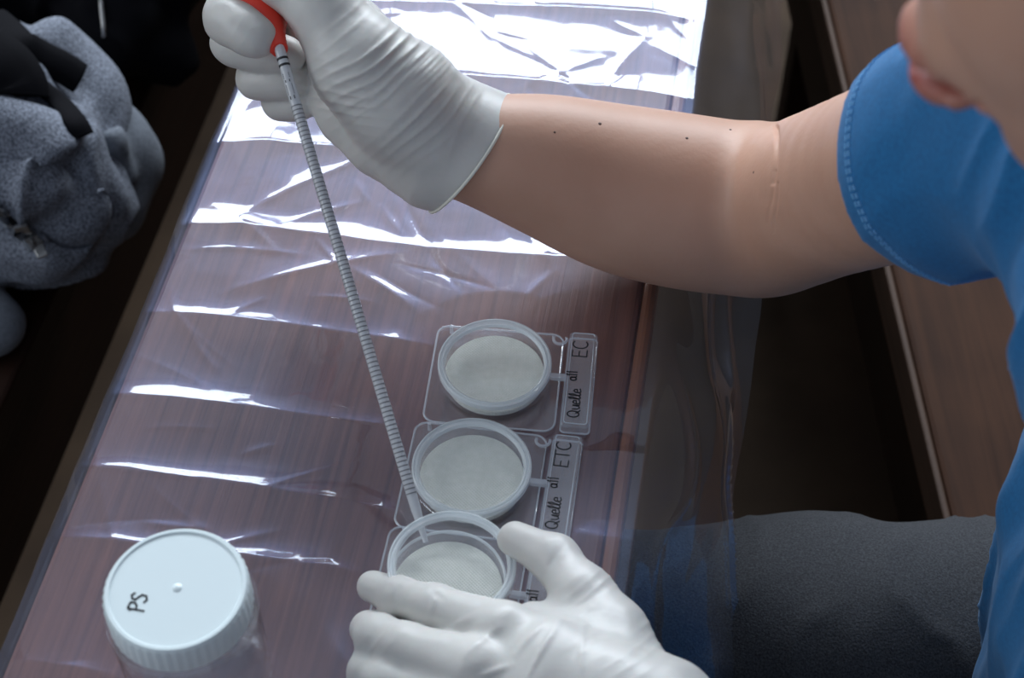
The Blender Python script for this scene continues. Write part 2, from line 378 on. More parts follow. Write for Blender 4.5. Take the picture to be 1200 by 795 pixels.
for i in range(nx): box('window_pane', px[i]+.025, px[i+1]-.025, y0+.063, y0+.067, WIN['z0']+.05, WIN['z1']-.05, M['pane'], win, bev=0, org=wo)
x0 = WIN2['x']; bm = bmesh.new()
for (c, d, e, f) in ((-1.2, WIN2['y0'], 0, 3.3), (WIN2['y1'], y0, 0, 3.3), (WIN2['y0'], WIN2['y1'], 0, WIN2['z0']), (WIN2['y0'], WIN2['y1'], WIN2['z1'], 3.3)):
    rr = bmesh.ops.create_cube(bm, size=1)
    for v in rr['verts']: v.co = Vector((x0-.12+v.co.x*.24, (c+d)/2+v.co.y*(d-c), (e+f)/2+v.co.z*(f-e)))
me = bpy.data.meshes.new('wall_left'); bm.to_mesh(me); bm.free()
tag(link('wall_left', me, M['wall']), 'plain plaster wall with the wide side window', 'wall', kind='structure')
win2 = empty('window_2', (x0-.06, (WIN2['y0']+WIN2['y1'])/2, WIN2['z0'])); tag(win2, 'wide daylight window in the side wall', 'window', kind='structure'); wo = tuple(win2.location)
py = np.linspace(WIN2['y0'], WIN2['y1'], 4)
for y in py: box('window_frame', x0-.09, x0-.04, max(y-.025, WIN2['y0']), min(y+.025, WIN2['y1']), WIN2['z0'], WIN2['z1'], M['frame'], win2, bev=0, org=wo)
for z in (WIN2['z0']+.025, WIN2['z1']-.025): box('window_frame', x0-.09, x0-.04, WIN2['y0'], WIN2['y1'], z-.025, z+.025, M['frame'], win2, bev=0, org=wo)
for i in range(3): box('window_pane', x0-.067, x0-.063, py[i]+.025, py[i+1]-.025, WIN2['z0']+.05, WIN2['z1']-.05, M['pane'], win2, bev=0, org=wo)
# faded painted line on the floor with a corner
c = PZ(112, 352, .001); e1 = PZ(10, 478, .001); e2 = PZ(84, 335, .001)
def strip(name, pts, wd, z, mat, parent=None):
    V = []; Q = []
    for i, p in enumerate(pts):
        t = (A(pts[min(i+1, len(pts)-1)])-A(pts[max(i-1, 0)]))[:2]; t = t/np.linalg.norm(t); n = A([-t[1], t[0]])*wd/2
        V += [(p[0]+n[0], p[1]+n[1], z), (p[0]-n[0], p[1]-n[1], z), (p[0]+n[0], p[1]+n[1], z-.002), (p[0]-n[0], p[1]-n[1], z-.002)]
    for i in range(len(pts)-1):
        a = i*4; Q += [(a, a+1, a+5, a+4), (a, a+4, a+6, a+2), (a+1, a+3, a+7, a+5)]
    return mesh(name, V, Q, mat, parent)
tag(strip('trim_1', [e1, c, e2], .012, .0015, M['yellow']), 'faint yellow painted line with a corner on the floor', 'floor line', kind='structure')

# ---------------------------------------------------------------- desk, benches
XL, XR = -.286, -.018
dk = empty('school_desk', ((XL+XR)/2, .7, 0)); tag(dk, 'narrow dark mahogany desk with scratched top under clear film', 'desk'); do = tuple(dk.location)
box('desktop', XL, XR-.008, -.25, 2.1, DESK-.032, DESK, M['desk'], dk, .003, org=do)
box('edge_strip', XR-.0078, XR, -.25, 2.1, DESK-.032, DESK-.0002, M['desk_edge'], dk, .003, org=do)
for yy in (-.2, 2.0): box('side_panel', XL+.02, XR-.03, yy, yy+.035, 0, DESK-.032, M['bench_dark'], dk, .003, org=do)
box('modesty_board', XL+.03, XL+.05, -.165, 2.0, .30, DESK-.033, M['bench_dark'], dk, .002, org=do)
# seat bench on the right: turned a little against the desk
b0 = PZ(1092, 590, .45); b1 = PZ(955, 0, .45); ang = math.atan2(-(b1-b0)[0], (b1-b0)[1])
bn = empty('wooden_bench', (b0[0], b0[1], 0), ang); tag(bn, 'brown wooden seat bench that the person sits on', 'bench')
box('seat', .012, .36, -.9, .95, .415, .45, M['bench'], bn, .004)
box('front_edge', .006, .0118, -.9, .95, .412, .4495, M['bench_edge'], bn, .002, 2)
box('front_board', .03, .05, -.9, .95, .26, .414, M['bench_dark'], bn, .002)
for yy in (-.85, .85): box('leg', .06, .33, yy, yy+.04, 0, .414, M['bench_dark'], bn, .003)
# bench of the row in front, which carries the jacket
j0 = PZ(62, 330, .45)
fb = empty('wooden_bench', (j0[0]-.17, j0[1]+.3, 0)); tag(fb, 'dark reddish bench under the grey jacket and black bag', 'bench'); fo = tuple(fb.location)
box('seat', j0[0]-.36, j0[0]+.005, .2, 2.2, .415, .45, M['bench_dark'], fb, .004, org=fo)
box('front_board', j0[0]-.03, j0[0]-.01, .2, 2.2, .28, .414, M['bench_dark'], fb, .002, org=fo)
for yy in (.25, 2.1): box('leg', j0[0]-.33, j0[0]-.05, yy, yy+.04, 0, .414, M['bench_dark'], fb, .003, org=fo)

# ---------------------------------------------------------------- plastic film over the desk
folds = [(-.10, 0), (-.03, 0), (.04, 0), (.11, 0), (.18, 0), (.25, 0), (.318, .006), (.385, .05), (.428, .015), (.474, .03), (.530, .035), (.596, .045), (.664, .08), (.735, .06), (.803, .085), (.875, .05), (.945, .05), (1.02, .05), (1.10, .05), (1.18, .05)]
_cr = np.random.RandomState(21)
creases = []
for _ in range(150):                                            # short sharp creases: centre, direction, half length, height, width
    ang_ = _cr.choice([_cr.normal(.15, .35), _cr.normal(2.4, .5), _cr.uniform(0, math.pi)])
    creases.append((_cr.uniform(-.30, -.02), _cr.uniform(.22, .95), ang_, _cr.uniform(.008, .045), _cr.uniform(.00015, .00062)*_cr.choice([1, 1, -1]), _cr.uniform(.0012, .0030)))
creases += [(-.205, .575, .45, .055, .0011, .005), (-.165, .568, -.5, .030, .0009, .005), (-.25, .60, -.6, .03, .0008, .004), (-.225, .64, .75, .05, .0009, .004), (-.06, .77, 1.2, .05, .0008, .004), (-.13, .65, -.35, .06, .0008, .005), (-.10, .70, .3, .05, .0006, .005)]
def film_height(X, Y):
    H = np.zeros_like(X)
    yw = Y+.0030*noise2(X*8, Y*5, 3)-.0005*noise2(X*50, Y*14, 4)
    for i, (fy, sl) in enumerate(folds):
        d = yw-(fy+sl*(X+.29))                                # + = beyond the fold
        amp = .00150*(1+.30*noise2(X*12, Y*0+i, 11))*(1.0 if i % 2 else .92)*(1.4 if fy < .62 else 1.55)
        H += amp*np.where(d < 0, np.exp(-np.abs(d)/.017), np.exp(-np.abs(d)/.0075))
        H += .0006*np.exp(-((d-.036)/.02)**2)*(1 if i % 3 else -.6)
    H += .0016*noise2(X*7+3, Y*8.5, 1)+.00045*noise2(X*22, Y*27+9, 2)
    for cx, cy, an, hl_, am, wd in creases:
        c_, s_ = math.cos(an), math.sin(an); u = (X-cx)*c_+(Y-cy)*s_; v = -(X-cx)*s_+(Y-cy)*c_+.06*u*u/hl_
        m = (np.abs(u) < hl_) & (np.abs(v) < wd*6)
        H[m] += am*np.exp(-np.abs(v[m])/wd)*np.cos(u[m]/hl_*math.pi/2)
    H += .00005*noise2(X*120, Y*130, 8)
    return H
nsx, nsy = 266, 1300
ys = np.linspace(-.15, 1.2, nsy)
sL, sT, sR = .075, XR-XL, .105
ss = np.concatenate([np.linspace(-sL, 0, 34, endpoint=False), np.linspace(0, sT, 170, endpoint=False), np.linspace(sT, sT+sR, 62)])
S, Y = np.meshgrid(ss, ys, indexing='ij')
X = np.clip(S, 0, sT)+XL; Hh = film_height(XL+S, Y)
quiet = np.ones_like(X)
for cx, cy, rr in ((-.094, .516, .036), (-.094, .451, .036), (-.094, .388, .036), (-.05, .52, .02), (-.05, .45, .02), (-.05, .39, .02), (-.05, .50, .02), (-.05, .54, .02), (-.193, .323, .034)):
    q = np.sqrt((X-cx)**2+(Y-cy)**2); quiet *= np.clip((q-rr)/.03+.22, .22, 1)
edge = np.clip(np.minimum(S, sT-S)/.03, 0, 1)**.7
Zt = DESK+.0006+np.clip((Hh+.0030)*quiet*(.3+.7*edge), 0, None)
dl = np.clip(-S, 0, None); dr = np.clip(S-sT, 0, None)
wv = .010*noise2(Y*11, Y*0+2, 21)+.005*noise2(Y*31, Y*0, 22)
Xl = -.006*np.tanh(dl/.004)-dl*(.10+.10*noise2(Y*9, Y*0+7, 23))+wv*np.clip(dl/.05, 0, 1)*.6
Zl = -np.maximum(dl-.003, 0)*.985
rip = noise2(Y*7+S*14, S*9, 31)*.011+noise2(Y*16-S*17, S*21, 32)*.005+.006*(1-np.abs(noise2(Y*9+S*20, S*11-Y*6, 33)))**4
Xr = .006*np.tanh(dr/.006)+dr*.50+rip*np.clip(dr/.045, 0, 1)*.8
Zr = -np.maximum(dr-.004, 0)*(.80)-.5*np.clip(dr-.07, 0, 1)**1.0*.25+rip*np.clip(dr/.045, 0, 1)*.6
Z = Zt+np.where(S < 0, Zl, 0)+np.where(S > sT, Zr, 0); Xf = X+np.where(S < 0, Xl, 0)+np.where(S > sT, Xr, 0)
Vf = np.stack([Xf, Y, Z], -1).reshape(-1, 3); ii = np.arange(nsx*nsy).reshape(nsx, nsy)
Qf = np.stack([ii[:-1, :-1], ii[1:, :-1], ii[1:, 1:], ii[:-1, 1:]], -1).reshape(-1, 4)
film = npmesh('plastic_sheet', Vf, Qf, M['film']); tag(film, 'creased clear plastic sheet draped over the wooden desk', 'plastic sheet')
FZ = DESK+.0022

# ---------------------------------------------------------------- handwriting
def arc(cx, cy, rx, ry, a0, a1, n=14): return [(cx+rx*math.cos(math.radians(a0+(a1-a0)*i/n)), cy+ry*math.sin(math.radians(a0+(a1-a0)*i/n))) for i in range(n+1)]
GL = {'Q': (.82, [arc(.36, .5, .32, .48, 80, 450), [(.45, .3), (.78, -.06)]]), 'u': (.55, [[(.06, .6), (.08, .2), (.2, .02), (.36, .12), (.45, .58)], [(.45, .58), (.46, .1), (.56, .02)]]),
      'e': (.48, [[(.06, .3), (.4, .36), (.38, .55), (.22, .62), (.07, .45), (.06, .2), (.2, .02), (.46, .12)]]), 'l': (.34, [[(.05, .1), (.25, .7), (.2, 1.02), (.1, .85), (.1, .2), (.2, .02), (.34, .12)]]),
      'a': (.6, [arc(.26, .3, .2, .28, 40, 400), [(.46, .58), (.47, .1), (.58, .02)]]), '1': (.32, [[(.05, .72), (.17, .98), (.17, .0)]]),
      'E': (.7, [[(.58, .98), (.08, .98), (.08, .0), (.6, .0)], [(.08, .52), (.5, .52)]]), 'C': (.74, [arc(.42, .5, .36, .5, 50, 310)]), 'T': (.72, [[(.0, .98), (.68, .98)], [(.34, .98), (.34, .0)]]),
      'P': (.68, [[(.1, -.05), (.14, 1.0)], [(.02, .8), (.2, 1.02), (.56, .95), (.6, .68), (.4, .5), (.14, .48)]]), 'S': (.66, [[(.56, .86), (.4, 1.02), (.16, .92), (.12, .7), (.34, .54), (.52, .36), (.46, .08), (.2, -.02), (.02, .12)]]),
      'M': (.8, [[(.05, 0), (.12, 1), (.36, .3), (.6, 1), (.68, 0)]]), 'I': (.3, [[(.12, 0), (.12, 1)]])}
def writing(name, runs, wd, place, mat, parent, th=.00012):
    """runs = [(text, x, y, size)]; place(u, v) -> point with z up"""
    V = []; Q = []
    for text, x, y, sz in runs:
        for ch in text:
            adv, lines = GL[ch]
            for ln in lines:
                for (a, b), (c, d) in zip(ln[:-1], ln[1:]):
                    p = A(place(x+a*sz, y+b*sz)); q = A(place(x+c*sz, y+d*sz)); t = q-p; l = np.linalg.norm(t)
                    if l < 1e-7: continue
                    t = t/l; n = A([-t[1], t[0], 0])*wd/2; p = p-t*wd*.3; q = q+t*wd*.3; k = len(V); up = A([0, 0, th])
                    V += [p+n, p-n, q-n, q+n, p+n+up, p-n+up, q-n+up, q+n+up]
                    Q += [(k+4, k+5, k+6, k+7), (k, k+3, k+2, k+1), (k, k+1, k+5, k+4), (k+1, k+2, k+6, k+5), (k+2, k+3, k+7, k+6), (k+3, k, k+4, k+7)]
            x += adv*sz
    return mesh(name, V, Q, mat, parent)

# ---------------------------------------------------------------- culture plates
def rrect(x0, x1, y0, y1, r, n=6):
    pts = []
    for cx, cy, a0 in ((x1-r, y1-r, 0), (x0+r, y1-r, 90), (x0+r, y0+r, 180), (x1-r, y0+r, 270)):
        pts += [(cx+r*math.cos(math.radians(a0+90*i/n)), cy+r*math.sin(math.radians(a0+90*i/n))) for i in range(n+1)]
    return pts
def slab(name, outline, z0, z1, mat, parent, inset=0, insz=0):
    n = len(outline); cx = sum(p[0] for p in outline)/n; cy = sum(p[1] for p in outline)/n
    def ins(p, d):
        v = A([p[0]-cx, p[1]-cy]); l = np.linalg.norm(v); return (p[0]-v[0]/l*d, p[1]-v[1]/l*d)
    rings = [[(*p, z0) for p in outline], [(*p, z1-insz) for p in outline]]
    if inset: rings.append([(*ins(p, inset), z1) for p in outline])
    V = [q for r in rings for q in r]; Q = []
    for k in range(len(rings)-1):
        for i in range(n): Q.append((k*n+i, k*n+(i+1) % n, (k+1)*n+(i+1) % n, (k+1)*n+i))
    Q.append(tuple(range(n))[::-1]); Q.append(tuple((len(rings)-1)*n+i for i in range(n)))
    return mesh(name, V, Q, mat, parent)
def bead(name, outline, z, r, mat, parent): 
    pts = [(*p, z) for p in outline]; return tube(name, pts+[pts[0]], r, mat, parent, 8)
LID_T = .0008
def lid_parts(parent, z):
    """z = level of the lid's upper face"""
    lathe('lid_top', [(0, z-.0024), (.0255, z-.0024), (.0255, z-.0024-LID_T), (0, z-.0024-LID_T)], M['dish'], parent, closed=False)
    lathe('lid_rim', [(.0252, z-.0024), (.0258, z-.0006), (.0266, z-.0002), (.0272, z-.0012), (.0279, z-.0012), (.0284, z), (.0292, z-.0004), (.0294, z-.0018), (.0294, z-.003), (.0280, z-.003), (.0272, z-.0024), (.0256, z-.0031)], M['rim'], parent)
    lathe('lid_skirt', [(.0293, z-.0029), (.0293, z-.0078), (.0285, z-.0080), (.0284, z-.0029)], M['dish'], parent)
def plate(loc, rz, text, label, lid=True):
    t = empty('culture_plate', loc, rz); tag(t, label, 'culture plate', 'culture plates in a row on the film')
    out = rrect(-.0335, .0335, -.0320, .0320, .006)
    slab('tray', out, 0, .0010, M['dish'], t)
    bead('tray_rim', out, .0012, .0006, M['tabedge'], t)
    lathe('dish', [(0, .0011), (.0270, .0011), (.0274, .0106), (.0265, .0106), (.0261, .0022), (0, .0022)], M['dish'], t, closed=False)
    lathe('dish_lip', [(.0264, .0104), (.0275, .0104), (.0277, .0110), (.0270, .0114), (.0263, .0110)], M['rim'], t)
    lathe('growth_pad', [(0, .0023), (.0258, .0023), (.0258, .0040), (.0254, .0046), (0, .0046)], M['pad'], t, closed=False)
    if lid: lid_parts(t, .0142)
    # writing tab, joined by a bridge
    to = rrect(.0365, .0512, -.0315, .0310, .002)
    tb = slab('label_tab', to, .0006, .0072, M['tab'], t, .0014, .0016)
    bead('tab_rim', rrect(.0380, .0497, -.0300, .0295, .0015), .0071, .00035, M['tabedge'], tb)
    bead('tab_foot', to, .0009, .0006, M['tabedge'], tb)
    box('bridge', .0285, .0372, .0005, .0038, .0012, .0046, M['tabedge'], t, .0008)
    tube('clip', [(.0315+.0035*math.cos(math.radians(a)), .0285+.0035*math.sin(math.radians(a)), .0022) for a in range(160, 381, 20)], .0009, M['tabedge'], t, 8)
    lathe('pin', [(0, .001), (.0012, .001), (.0010, .006), (0, .0062)], M['tabedge'], t, 12, False, loc=(-.0262, .0282, 0))
    pl = lambda u, v: (.0490-v, -.0275+u, .0073)
    writing('handwriting', text, .00062, pl, M['ink'], tb)
    return t
QU = [('Quelle', .001, .0035, .0062), ('a11', .0245, .0066, .0054)]
plate((-.0945, .5165, FZ), math.radians(3.4), QU+[('EC', .0405, .0025, .0078)], 'closed round culture plate with handwritten tab ending EC')
plate((-.0945, .4505, FZ), math.radians(1.2), QU+[('ETC', .0375, .0030, .0072)], 'closed round culture plate with handwritten tab ending ETC')
plate((-.0945, .3865, FZ), math.radians(.5), QU, 'open culture plate with its pad bare under the raised lid', lid=False)
lc = PZ(529.5, 660, .782)
lt = empty('dish_lid', lc); lt.rotation_euler = (math.radians(-2), math.radians(1.5), 0); tag(lt, 'clear round plate lid lifted between gloved thumb and finger', 'lid')
lid_parts(lt, 0)

# ---------------------------------------------------------------- sample jar
jx, jy = -.1935, .3225
jr = empty('sample_jar', (jx, jy, FZ-.0006)); tag(jr, 'clear sample jar with white screw lid marked PS', 'jar')
JT = .0825
lathe('jar_body', [(0, 0), (.0290, 0), (.0312, .002), (.0314, .055), (.0300, .061), (.0272, .064), (.0272, .079), (.0258, .079), (.0258, .064), (.0288, .060), (.0302, .054), (.0300, .0035), (.0280, .0016), (0, .0016)], M['jar'], jr, closed=False)
lathe('sample_water', [(0, .0018), (.0282, .0018), (.0299, .0040), (.0299, .045), (0, .045)], M['water'], jr, closed=False)
ld_ = lathe('screw_lid', [(0, JT-.0007), (.0268, JT-.0007), (.0274, JT), (.0288, JT), (.0295, JT-.0010), (.0297, JT-.0022), (.0299, JT-.0150), (.0299, JT-.0160), (.0280, JT-.0160), (.0278, JT-.0025), (0, JT-.0025)], M['lid'], jr, n=192, closed=False,
            mod=lambda r, z, i: r+(.00045 if (i % 4 < 2) else 0) if (r > .0296 and JT-.0155 < z < JT-.0019) else r)
lathe('lid_nub', [(0, JT+.0001), (.0010, JT-.0001), (.0017, JT-.0004), (.0024, JT-.0008), (0, JT-.0008)], M['lid'], ld_, 24, closed=False, loc=(.0005, .0005, 0))
lathe('collar_ring', [(.0296, JT-.0165), (.0318, JT-.0165), (.0322, JT-.0178), (.0318, JT-.0190), (.0285, JT-.0190), (.0285, JT-.0165)], M['jar'], jr)
ca = math.radians(8)
def lidplace(u, v): 
    x = -.0100-v*math.cos(ca)-u*math.sin(ca)*.2; y = -.0130+u; return (x, y, JT-.0006)
writing('handwriting', [('PS', 0, 0, .0066)], .0008, lidplace, M['ink'], ld_)

# ---------------------------------------------------------------- graduated pipette with red filler
p_tip = PZ(499, 636, FZ+.012); p_top = P(326, 52, .800); ax = Vector(p_top-p_tip); PL = ax.length
pp = empty('graduated_pipette', p_tip); tag(pp, 'long ringed glass pipette with red rubber filler in the gloved hand', 'pipette')
pp.rotation_mode = 'QUATERNION'; pp.rotation_quaternion = Vector((0, 0, 1)).rotation_difference(ax)
lathe('glass_tube', [(.0004, 0), (.0012, 0), (.0025, .016), (.0027, .03), (.0027, PL), (.0013, PL), (.0013, .02)], M['glasstube'], pp, 20)
rg = lathe('graduation_mark', [(.00265, -.00032), (.00277, -.00032), (.00277, .00032), (.00265, .00032)], M['print'], pp, 16, loc=(0, 0, .024))
k = 1; z = .024
while z < PL-.034:
    z += .00225
    o = link('graduation_mark', rg.data, None, pp, loc=(0, 0, z)); k += 1
big = lathe('print_band', [(.00265, -.0006), (.00285, -.0006), (.00285, .0006), (.00265, .0006)], M['ink'], pp, 16, loc=(0, 0, PL-.008))
link('print_band', big.data, None, pp, loc=(0, 0, PL-.0115))
def onTube(u, v):
    a = v/.0028; return (u, v, 0)
# printed figures running up the tube, wrapped on the side that faces the camera
tc = (Vector(_C)-Vector(p_top)); inv = pp.rotation_quaternion.inverted(); tl = inv @ tc; a0 = math.atan2(tl.y, tl.x)
wr = writing('printed_figures', [('III', 0, 0, .0030), ('II', .0036, .0004, .0022), ('IIIIII', .0060, 0, .0030), ('III', .0120, .0004, .0022)], .0006, onTube, M['ink'], pp)
for v in wr.data.vertices:
    u, q, h = v.co; a = a0-.25+(.0015-q)/.0028; R_ = .00272+h; v.co = (R_*math.cos(a), R_*math.sin(a), PL-.016-u)
bp_ = [(.0006, 0), (.0042, 0), (.0048, .003), (.0066, .011), (.0100, .020), (.0150, .031), (.0175, .044), (.0165, .058), (.011, .068), (.005, .072), (.0006, .073)]
fdir = Vector(P(280, -22, .842)-p_top); 
bl = lathe('rubber_filler', bp_, M['red'], pp, 40, closed=False, loc=(0, 0, PL-.003))
bl.rotation_mode = 'QUATERNION'; bl.rotation_quaternion = Vector((0, 0, 1)).rotation_difference(inv @ fdir)

# ---------------------------------------------------------------- the person
ps = empty('person', (.33, .40, .45)); tag(ps, 'person in blue T-shirt and dark jeans with white gloves', 'person')
def child(o): o.parent = ps; o.matrix_parent_inverse = Matrix.Translation(ps.location).inverted(); return o

# --- right glove (thumb up, fingers closed round the filler)
d0 = .830
def q(x, y, dd=0): return P(x, y, d0+dd)
lo = A([q(220, -90, 0), q(600, 270, 0), q(220, 270, 0), q(600, -90, 0)])
G = Field(lo.min(0)-.05, lo.max(0)+.05, .00105)
wristR = q(545, 174, .006); fore1 = P(740, 229, .862)
# palm mass
G.chain([(q(545, 174, .006), .030), (q(500, 155, .006), .0300), (q(452, 118, .012), .0290), (q(400, 50, .026), .026), (q(360, 5, .034), .022)], 0)
G.chain([(q(505, 190, .004), .0245), (q(450, 163, .006), .0195), (q(412, 132, .010), .0175), (q(385, 100, .018), .016)], .006)
# fingers
for pts in ([(q(392, -20, .045), .013), (q(300, -22, .030), .0125), (q(266, 19, -.008), .0112), (q(281, 32, -.022), .0106), (q(302, 45, -.028), .0090)],
            [(q(392, 20, .05), .012), (q(306, 24, .040), .0115), (q(270, 51, .014), .0094), (q(302, 60, .004), .0096), (q(338, 65, .000), .0086)],
            [(q(395, 60, .05), .012), (q(325, 62, .045), .011), (q(298, 92, .022), .0088), (q(322, 95, .012), .0088), (q(346, 97, .008), .0078)],
            [(q(395, 90, .045), .011), (q(345, 95, .045), .010), (q(326, 119, .028), .0078), (q(340, 121, .020), .0078), (q(356, 121, .015), .0072)]):
    G.chain([(o[:3], float(o[3])) for o in spline([A([*p, r_]) for p, r_ in pts], 4)], .0012, .004)
# thumb over them
G.chain([(q(505, 150, -.004), .0300), (q(470, 118, -.012), .0290), (q(424, 76, -.020), .0240), (q(382, 12, -.022), .0165), (q(328, -28, -.020), .0130), (q(290, -46, -.016), .0115)], .0025, .010)
# flared cuff, open at the end
axd = (q(552, 179, .008)-q(470, 136, .004)); axd = axd/np.linalg.norm(axd); mouth = q(551, 178, .008)
G.cone(mouth-axd*.036, mouth+axd*.03, .0305, .0388, .006)
cn = axd-_up*.12+_fw*.22; cn /= np.linalg.norm(cn); G.cut(mouth, cn)
G.cone(mouth-axd*.012, mouth+axd*.05, .0285, .0375, 0, op='s')
V, Q = G.mesh(2); nrm = normals(V, Q)
def px_of(V):
    v = V-_C; d = v@_fw; return 600+F*(v@_rt)/d, 397.5-F*(v@_up)/d
def glove_folds(V, nrm, spec, fine=.00022, calm=None):
    x, y = px_of(V); disp = np.zeros(len(V))
    for (cx, cy, dx, dy, sp, amp, rad, sd) in spec:   # folds run across direction (dx,dy), spacing sp px
        l = math.hypot(dx, dy); dx, dy = dx/l, dy/l; u = (x-cx)*dx+(y-cy)*dy; v = -(x-cx)*dy+(y-cy)*dx
        ph = u/sp*2*math.pi+2.2*noise2(u/70, v/70, sd)+v*v*.00035
        g = np.exp(-((u/rad)**2+(v/(rad*1.25))**2)*1.3)*(.45+.55*noise2(u/30, v/55, sd+1))
        disp += amp*g*(1-np.abs(np.sin(ph/2)))**1.6*1.4
    disp += fine*noise3(V, 140, 3)+.0005*noise3(V, 48, 5)
    if calm is not None: disp *= np.clip(-((V-calm[0])@calm[1])/.03, .0, 1)
    return V+nrm*disp[:, None]
def wrinkles(V, nrm, lines):
    x, y = px_of(V); d = np.zeros(len(V)); face = (nrm@(-_fw)) > .1
    for (xa, ya), (xb, yb), wd, am in lines:
        t = np.clip(((x-xa)*(xb-xa)+(y-ya)*(yb-ya))/((xb-xa)**2+(yb-ya)**2), 0, 1); bow = 6*t*(1-t)
        dd = np.hypot(x-xa-t*(xb-xa)+bow, y-ya-t*(yb-ya)); d += am*np.exp(-(dd/wd)**2)*(.4+1.2*np.sin(np.pi*np.clip(t, .05, .95)))*face
    return V+nrm*d[:, None]
V = glove_folds(V, nrm, [(440, 70, .62, .78, 15, .0017, 55, 1), (480, 110, .72, .69, 13, .0014, 60, 2), (400, 118, -.2, 1, 11, .0009, 45, 3), (530, 185, .95, .3, 26, .0010, 50, 4), (300, 50, .8, .5, 16, .0002, 40, 5)], calm=(mouth, cn))
gr = child(npmesh('glove', V, Q, M['latex'])); gr['label'] = 'white glove closed round the red filler'
# rolled bead round the mouth of a cuff
def cuff_bead(V, centre, ax_, parent, rb=.0009, width=.0028):
    d = (V-centre)@ax_; e = V[np.abs(d-np.percentile(d, 99.7)) < width]; 
    u = np.cross(ax_, [0, 0, 1]); u /= np.linalg.norm(u); v = np.cross(ax_, u); rel = e-centre; a = np.arctan2(rel@v, rel@u); r = np.hypot(rel@u, rel@v); h = rel@ax_
    pts = []
    for k in range(48):
        m = np.abs((a-(-math.pi+2*math.pi*k/48)+math.pi) % (2*math.pi)-math.pi) < .14
        if m.sum() < 3: continue
        rr = np.percentile(r[m], 85); hh = np.percentile(h[m], 85); t = -math.pi+2*math.pi*k/48
        pts.append(centre+u*rr*math.cos(t)+v*rr*math.sin(t)+ax_*hh)
    o = tube('cuff_bead', pts+[pts[0]], rb, M['latex_bead'], None, 8); o.parent = parent; return o
cuff_bead(V, mouth, cn, gr)

# --- left glove (palm down over the open plate, thumb and finger on the lid)
pts = A([PZ(400, 590, .80), PZ(900, 900, .80), PZ(400, 900, .80), PZ(900, 590, .80)])
G = Field(A([pts[:, 0].min()-.02, pts[:, 1].min()-.02, DESK+.003]), A([pts[:, 0].max(), pts[:, 1].max()+.03, .86]), .00105)
wristL = PZ(770, 850, .795); elbowL = A([.115, .19, .81])
G.chain([(PZ(598, 752, .792), .0150), (PZ(650, 780, .797), .0190), (PZ(720, 820, .798), .0235), (wristL, .0265)], 0)
G.chain([(PZ(575, 792, .792), .0150), (PZ(640, 815, .795), .0190), (PZ(740, 850, .795), .024)], .010)
G.chain([(PZ(570, 835, .786), .0135), (PZ(650, 850, .790), .018), (PZ(740, 870, .792), .022)], .010)
G.chain([(PZ(625, 728, .782), .0085), (PZ(665, 740, .785), .0125), (PZ(705, 770, .788), .017)], .012)
for pts in ([(PZ(640, 772, .794), .0140), (PZ(592, 742, .797), .0128), (PZ(510, 712, .786), .0098), (PZ(468, 700, .776), .0088), (PZ(437, 688, .769), .0074)],
            [(PZ(620, 815, .792), .0140), (PZ(560, 785, .797), .0135), (PZ(475, 762, .785), .0112), (PZ(443, 748, .776), .0102), (PZ(431, 737, .768), .0085)],
            [(PZ(600, 850, .788), .0130), (PZ(540, 822, .790), .0120), (PZ(455, 802, .780), .0105), (PZ(432, 788, .770), .0092), (PZ(432, 775, .765), .0078)],
            [(PZ(620, 890, .784), .0115), (PZ(550, 880, .784), .0105), (PZ(490, 862, .776), .0090), (PZ(472, 850, .766), .0078)]):
    G.chain(pts, .0030, .004)
G.chain([(PZ(738, 800, .789), .0200), (PZ(715, 748, .789), .0170), (PZ(684, 700, .789), .0128), (PZ(650, 655, .786), .0102), (PZ(603, 632, .782), .0078)], .0060, .006)
axl = elbowL-wristL; axl /= np.linalg.norm(axl); mouthL = wristL+axl*.045
G.cone(wristL, mouthL+axl*.012, .0270, .0335, .008)
G.cut(mouthL, axl); G.cone(mouthL-axl*.012, mouthL+axl*.03, .0285, .033, 0, op='s')
V, Q = G.mesh(2); nrm = normals(V, Q)
V = glove_folds(V, nrm, [(700, 690, .7, .75, 13, .0007, 32, 12), (480, 706, .9, .3, 17, .0004, 36, 13), (440, 752, .7, .6, 14, .0004, 30, 14), (738, 748, .6, .8, 14, .0008, 40, 15)])
V = wrinkles(V, nrm, [((640, 728), (604, 768), 4, .00060), ((655, 730), (618, 795), 3.5, .00054), ((684, 735), (682, 795), 4, .00042), ((585, 735), (545, 768), 4, .00042), ((560, 720), (520, 742), 4, .00036), ((515, 690), (500, 735), 5, .00030), ((690, 712), (640, 735), 5, .00036), ((600, 780), (560, 795), 4, .00048), ((470, 680), (462, 715), 4, -.00036), ((505, 692), (520, 702), 4, -.00030), ((660, 640), (640, 672), 4, -.00030)])
V[:, 2] = np.maximum(V[:, 2], FZ+.0004)
gl_ = child(npmesh('glove', V, Q, M['latex'])); gl_['label'] = 'white glove reaching over the open plate'
cuff_bead(V, mouthL, axl, gl_)

